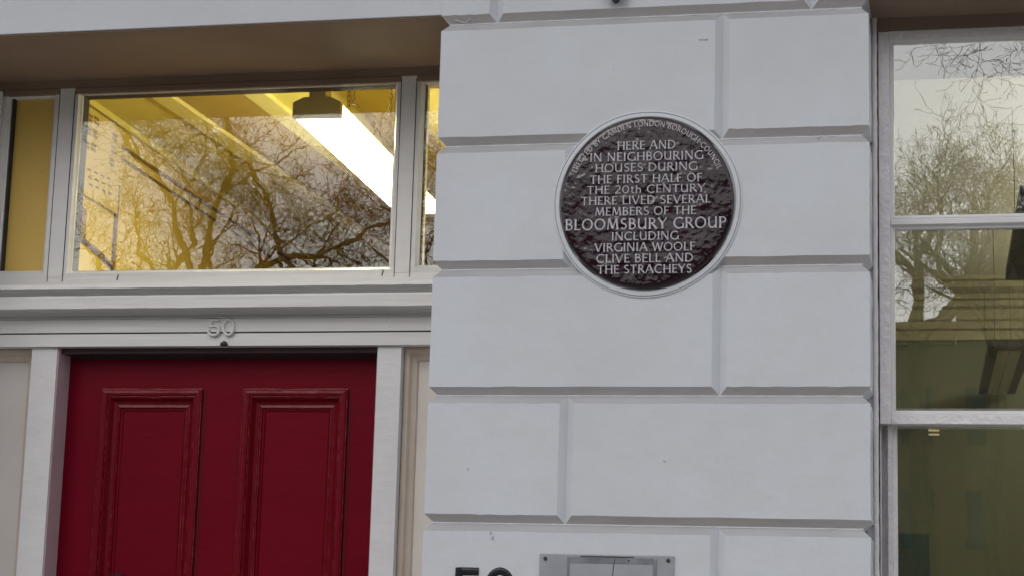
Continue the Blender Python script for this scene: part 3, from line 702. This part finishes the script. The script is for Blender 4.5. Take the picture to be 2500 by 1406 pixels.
# ------------------------------------------------------------------ across the street: bare trees and the far terrace (seen in the glass)
def grow_tree(seed, limbs, rmin=.003, lmul=1.0, gn=.30, up=.06):
    """limbs: list of (points, r0, r1); returns trunk data and twig data"""
    rnd = random.Random(seed); tv, tf, wv, wf = [], [], [], []
    def branch(p, d, L, r, lev):
        n = 5 if lev > 1 else 4
        pts = [p.copy()]; q = p.copy(); dd = d.copy()
        for i in range(n):
            dd = (dd + Vector((rnd.gauss(0, gn), rnd.gauss(0, gn), rnd.gauss(up, gn)))).normalized()
            q = q + dd*(L/n); pts.append(q.copy())
        rads = [max(r*(1-.75*i/n), rmin) for i in range(n+1)]
        if r > .03: tube_data(tv, tf, pts, rads, 6)
        else: tube_data(wv, wf, pts, rads, 3)
        if lev == 0: return
        nc = 4 if lev > 1 else 3
        for c in range(nc):
            i = 1+int((n-1)*(c+rnd.random())/nc); i = min(i, n)
            base = pts[i]; ld = (pts[i]-pts[i-1]).normalized()
            side = ld.cross(Vector((rnd.gauss(0, 1), rnd.gauss(0, 1), rnd.gauss(0, 1)))).normalized()
            nd = (ld*rnd.uniform(.35, .9) + side*rnd.uniform(.6, 1.0)).normalized()
            branch(base, nd, L*rnd.uniform(.48, .72), rads[i]*rnd.uniform(.45, .68), lev-1)
    for (pts, r0, r1, lv) in limbs:
        P = [Vector(a) for a in pts]; n = len(P)
        # smooth subdivide with wobble
        Q = []
        for i in range(n-1):
            for k in range(4):
                t = k/4; w = P[i].lerp(P[i+1], t)
                if k: w += Vector((rnd.gauss(0, .06), rnd.gauss(0, .06), rnd.gauss(0, .06)))*(r1/.06)**.3
                Q.append(w)
        Q.append(P[-1]); m_ = len(Q); rad = [r0+(r1-r0)*i/(m_-1) for i in range(m_)]
        tube_data(tv, tf, Q, rad, 8)
        if lv is None: continue
        for i in range(max(2, m_//3), m_):
            for _ in range((1 if rnd.random() < .8 else 2) if i < m_-1 else 3):
                ld = (Q[i]-Q[i-1]).normalized(); side = ld.cross(Vector((rnd.gauss(0, 1), rnd.gauss(0, 1), rnd.gauss(0, 1)))).normalized()
                nd = (ld*rnd.uniform(.2, .8)+side*.9+Vector((0, 0, .15))).normalized()
                branch(Q[i], nd, rnd.uniform(1.3, 2.2)*lmul, rad[i]*rnd.uniform(.35, .6), lv)
    return tv, tf, wv, wf
def tree(name, label, x, y, data, group='bare trees in the square'):
    t = thing(name, label, 'tree', group)
    a = pyobj('trunk', data[0], data[1], M['bark'], t); b_ = pyobj('twigs', data[2], data[3], M['bark'], t); b_['kind'] = 'stuff'
    t.location = (x, y, 0); return t
TA = grow_tree(3, [([(0, 0, 0), (.1, 0, 3), (-.05, 0, 6.2)], .24, .12, None),
    ([(-.05, 0, 6.0), (.15, .1, 7.4), (.35, 0, 8.2), (.1, .1, 9.6), (.5, 0, 11.5)], .072, .022, 3),
    ([(-.05, 0, 6.2), (-.6, -.2, 7.6), (-1.2, .2, 8.4), (-1.4, .2, 10.5)], .062, .022, 4),
    ([(0, 0, 5.6), (1.0, .3, 6.5), (2.0, .2, 6.8), (2.9, 0, 7.3)], .065, .022, 3)], lmul=.85)
TB = grow_tree(8, [([(0, 0, 0), (-.1, 0, 3), (0, 0, 5.2)], .26, .13, None),
    ([(0, 0, 5.0), (-.5, .2, 6.4), (-1.2, .1, 7.2), (-1.9, 0, 8.8)], .075, .022, 4),
    ([(0, 0, 5.2), (.5, .2, 6.1), (1.6, -.1, 6.5), (2.9, 0, 6.6), (4.0, 0, 6.9)], .075, .022, 4),
    ([(0, 0, 5.1), (.2, -.3, 6.2), (.7, 0, 7.2), (.6, .2, 8.0)], .07, .022, 4)], lmul=.85)
TC = grow_tree(21, [([(0, 0, 0), (.1, 0, 3.5), (0, 0, 7.4)], .28, .18, None),
    ([(0, 0, 7.2), (-.7, .3, 8.0), (-1.5, 0, 8.8), (-2.6, 0, 9.9)], .11, .03, 3),
    ([(0, 0, 7.4), (-.2, -.4, 8.7), (-.8, .2, 9.6), (-1.0, 0, 10.6)], .10, .03, 3),
    ([(0, 0, 7.4), (.2, .4, 8.9), (.5, -.2, 9.8), (.4, 0, 10.7)], .11, .03, 3),
    ([(0, 0, 7.3), (.9, -.3, 8.3), (1.5, .5, 9.3), (1.7, 0, 10.3)], .09, .03, 3),
    ([(0, 0, 7.3), (1.1, -.3, 8.0), (2.1, 0, 8.8), (3.1, 0, 9.6)], .10, .03, 3)], lmul=.60, rmin=.0040, up=.10, gn=.27)
tree('bare_tree', 'bare gnarled tree reflected with a thick trunk in the middle of the transom', -10.6, -19.6, TA)
tree('bare_tree', 'bare tree reflected with forking limbs in the lower right of the transom', -8.9, -21.5, TB)
# far crowns reflected in the sash window: same kinds placed deeper in the square
k = 0
for (x, y, s, rot, d) in ((-.85, -39, 1.14, .4, TC), (.80, -34, .98, 2.1, TC), (-4.2, -41, 1.1, 1.2, TC), (2.3, -43, 1.16, 3.0, TC), (5.6, -38, 1.1, 5, TC), (-24, -36, 1.1, 2.2, TC), (-19, -38, 1.1, .3, TC)):
    src = [o for o in bpy.data.objects if o.type == 'MESH' and o.name.startswith('trunk')]
    labs = ['bare tree farther off in the square, reflected at the left of the sash window', 'bare tree reflected at the right of the sash window', 'bare tree in the square left of the crowns in the sash window',
            'tall bare tree farthest back in the square, reflected in the sash window', 'bare tree at the right end of the row in the square', 'bare tree behind the thick trunk reflected in the transom', 'bare tree reflected at the left side of the transom']
    if k == 0:
        first = {}
    t = thing('bare_tree', labs[k], 'tree', 'bare trees in the square')
    key = id(d)
    if key not in first:
        a = pyobj('trunk', d[0], d[1], M['bark'], t); b_ = pyobj('twigs', d[2], d[3], M['bark'], t); b_['kind'] = 'stuff'; first[key] = (a.data, b_.data)
    else:
        for nm, me in zip(('trunk', 'twigs'), first[key]):
            o = bpy.data.objects.new(nm, me); C.objects.link(o); o.parent = t
            if nm == 'twigs': o['kind'] = 'stuff'
    t.location = (x, y, 0); t.scale = (s,)*3; t.rotation_euler.z = rot; k += 1
# street tree whose hanging twigs show at the top of the sash window
TD = grow_tree(33, [([(0, 0, 0), (.1, 0, 4), (0, 0, 7.4)], .30, .18, None),
    ([(0, 0, 7.2), (-1.6, .3, 8.8), (-3.2, 0, 9.2), (-4.3, 0, 8.7), (-4.9, 0, 7.7)], .08, .008, 3),
    ([(0, 0, 7.4), (.5, 0, 10), (1, 0, 12.5)], .15, .05, 3)], lmul=.50, gn=.23, rmin=.0022)
tree('street_tree', 'bare street tree with fine hanging twigs reflected at the top of the sash window', 5.2, -14.2, TD)

def far_house(x0, x1, h, label):
    t = thing('far_house', label, 'house', 'brown brick houses across the square'); y = -60
    Box('wall', x0, x1, y-8, y, 0, h-.8, M['brick'], t); Box('parapet', x0-.02, x1-.02, y-8.1, y+.12, h-.79, h, M['brick'], t)
    n = max(1, int((x1-x0)/2.6)); w = (x1-x0)/n
    for i in range(n):
        for z in (1.2, 4.6, 8.0):
            if z+2 < h-1:
                xx = x0+w*(i+.5); wd = Box('window', xx-min(.5, w*.3), xx+min(.5, w*.3), y+.001, y+.06, z, z+1.9, M['pane'], t)
    return rebase(t, ((x0+x1)/2, y, 0))
far_house(-150, -40, 13.5, 'long brown brick terrace at the far left across the square')
far_house(-40, -22, 12.0, 'brown brick house at the left of the row across the square')
far_house(-22, -8, 12.2, 'brown brick house left of centre in the row across the square')
far_house(-8, .1, 12.1, 'low brown brick house reflected at the left of the sash window')
far_house(.1, 1.3, 13.7, 'narrow taller brick bay between the low and the tall house across the square')
far_house(1.3, 14, 15.6, 'tall brown brick house reflected at the right of the sash window')
far_house(14, 150, 14.5, 'long brown brick terrace at the far right across the square')
